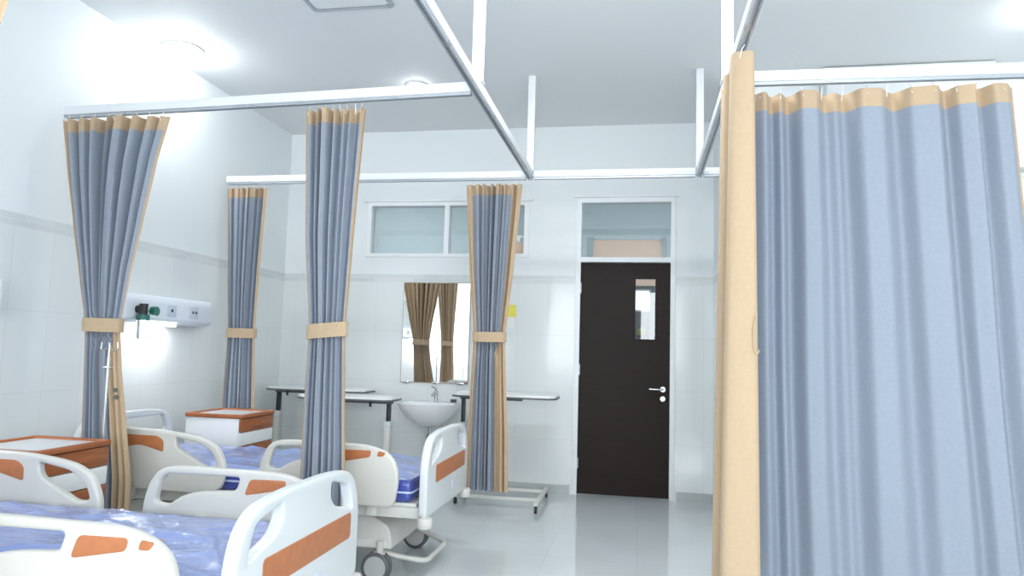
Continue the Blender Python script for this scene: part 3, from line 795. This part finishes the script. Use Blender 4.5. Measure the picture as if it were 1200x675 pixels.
# drip stand between curtain and cabinet
iv = thing('drip_stand', 'thin steel drip stand against the edge of the wide tied curtain', 'drip stand', (-2.985, 3.56, 0))
obj('base', lathe(bmesh.new(), [(.11, 0), (.11, .012), (.09, .025), (.02, .035)], (0, 0, 0), 28), M['steel'], iv)
obj('pole', cyl(bmesh.new(), (.0, 0, .03), (-.01, 0, 1.27), .009, n=12), M['chrome'], iv)
b = tube(bmesh.new(), rpts([(-.06, 0, 1.35), (-.065, 0, 1.31), (-.05, 0, 1.30), (-.01, 0, 1.315), (.03, 0, 1.30), (.045, 0, 1.31), (.04, 0, 1.35)], .012), .004, 8)
cyl(b, (-.01, 0, 1.25), (-.01, 0, 1.345), .005); box(b, -.035, .015, -.012, .012, 1.20, 1.212, .003)
obj('hook_head', b, M['chrome'], iv)

# ------------------------------------------------------------------ light
def area(name, loc, rot, sx, sy, e, col=(1, 1, 1)):
    l = bpy.data.lights.new(name, 'AREA'); l.shape = 'RECTANGLE'; l.size = sx; l.size_y = sy; l.energy = e; l.color = col
    o = bpy.data.objects.new(name, l); C.objects.link(o); o.location = loc; o.rotation_euler = rot
    return o
area('daylight_left_window', (-1.9, YF - .15, 1.9), (PI / 2, 0, 0), 2.8, 2.0, 100, (.95, .98, 1))
area('daylight_right_window', (1.4, YF - .15, 1.9), (PI / 2, 0, 0), 2.8, 2.0, 210, (.95, .98, 1))
# added fill lights under the ward ceiling, out of view, no real fittings
area('ward_fill_a', (-2.2, .3, ZC - .02), (0, 0, 0),   .6, 1.2, 10, (.96, .985, 1))
area('ward_fill_b', (1.8, .3, ZC - .02), (0, 0, 0), .6, 1.2, 32, (.96, .985, 1))
area('back_wall_fill', (-.2, 3.7, ZC - .02), (0, 0, 0), 1.6, .36, 42, (.96, .985, 1))  # added fill just out of view, keeps the back wall bright
area('corridor_fill_a', (-3.3, 7.9, ZC - .03), (0, 0, 0), .6, .6, 26, (.97, 1, 1))  # this and the next two: unseen fill added to brighten the corridor
area('corridor_fill_b', (2.6, 7.9, ZC - .03), (0, 0, 0), .6, .6, 26, (.97, 1, 1))
area('corridor_fill_c', (-.2, 7.25, ZC - .03), (0, 0, 0), 1.6, .2, 20, (.97, 1, 1))
area('far_room_fill', (-.2, 11, ZC - .03), (0, 0, 0), 1.0, .3, 10, (1, 1, 1))  # unseen fill added to light the far room

wd = bpy.data.worlds.new('sky'); sc.world = wd; wd.use_nodes = True
bg = wd.node_tree.nodes['Background']; bg.inputs[0].default_value = (.86, .93, 1, 1); bg.inputs[1].default_value = 1.2

# ------------------------------------------------------------------ camera
yaw, pitch, roll = 0.18168628719584662, 0.088354027, 0.028406981
cam = bpy.data.cameras.new('camera'); co = bpy.data.objects.new('camera', cam); C.objects.link(co)
cam.sensor_width = 36; cam.lens = 820 / 1200 * 36; cam.clip_start = .05
f = Vector((-math.sin(yaw) * math.cos(pitch), math.cos(yaw) * math.cos(pitch), math.sin(pitch)))
r = Vector((math.cos(yaw), math.sin(yaw), 0)); u = r.cross(f)
r2 = math.cos(roll) * r + math.sin(roll) * u; u2 = -math.sin(roll) * r + math.cos(roll) * u
mw = Matrix((( r2.x, u2.x, -f.x, 0), (r2.y, u2.y, -f.y, 0), (r2.z, u2.z, -f.z, 1.37), (0, 0, 0, 1)))
co.matrix_world = mw
sc.camera = co
vs = sc.view_settings
vs.view_transform = 'Standard'; vs.look = 'None'; vs.gamma = 1; vs.use_curve_mapping = False; vs.exposure = .1
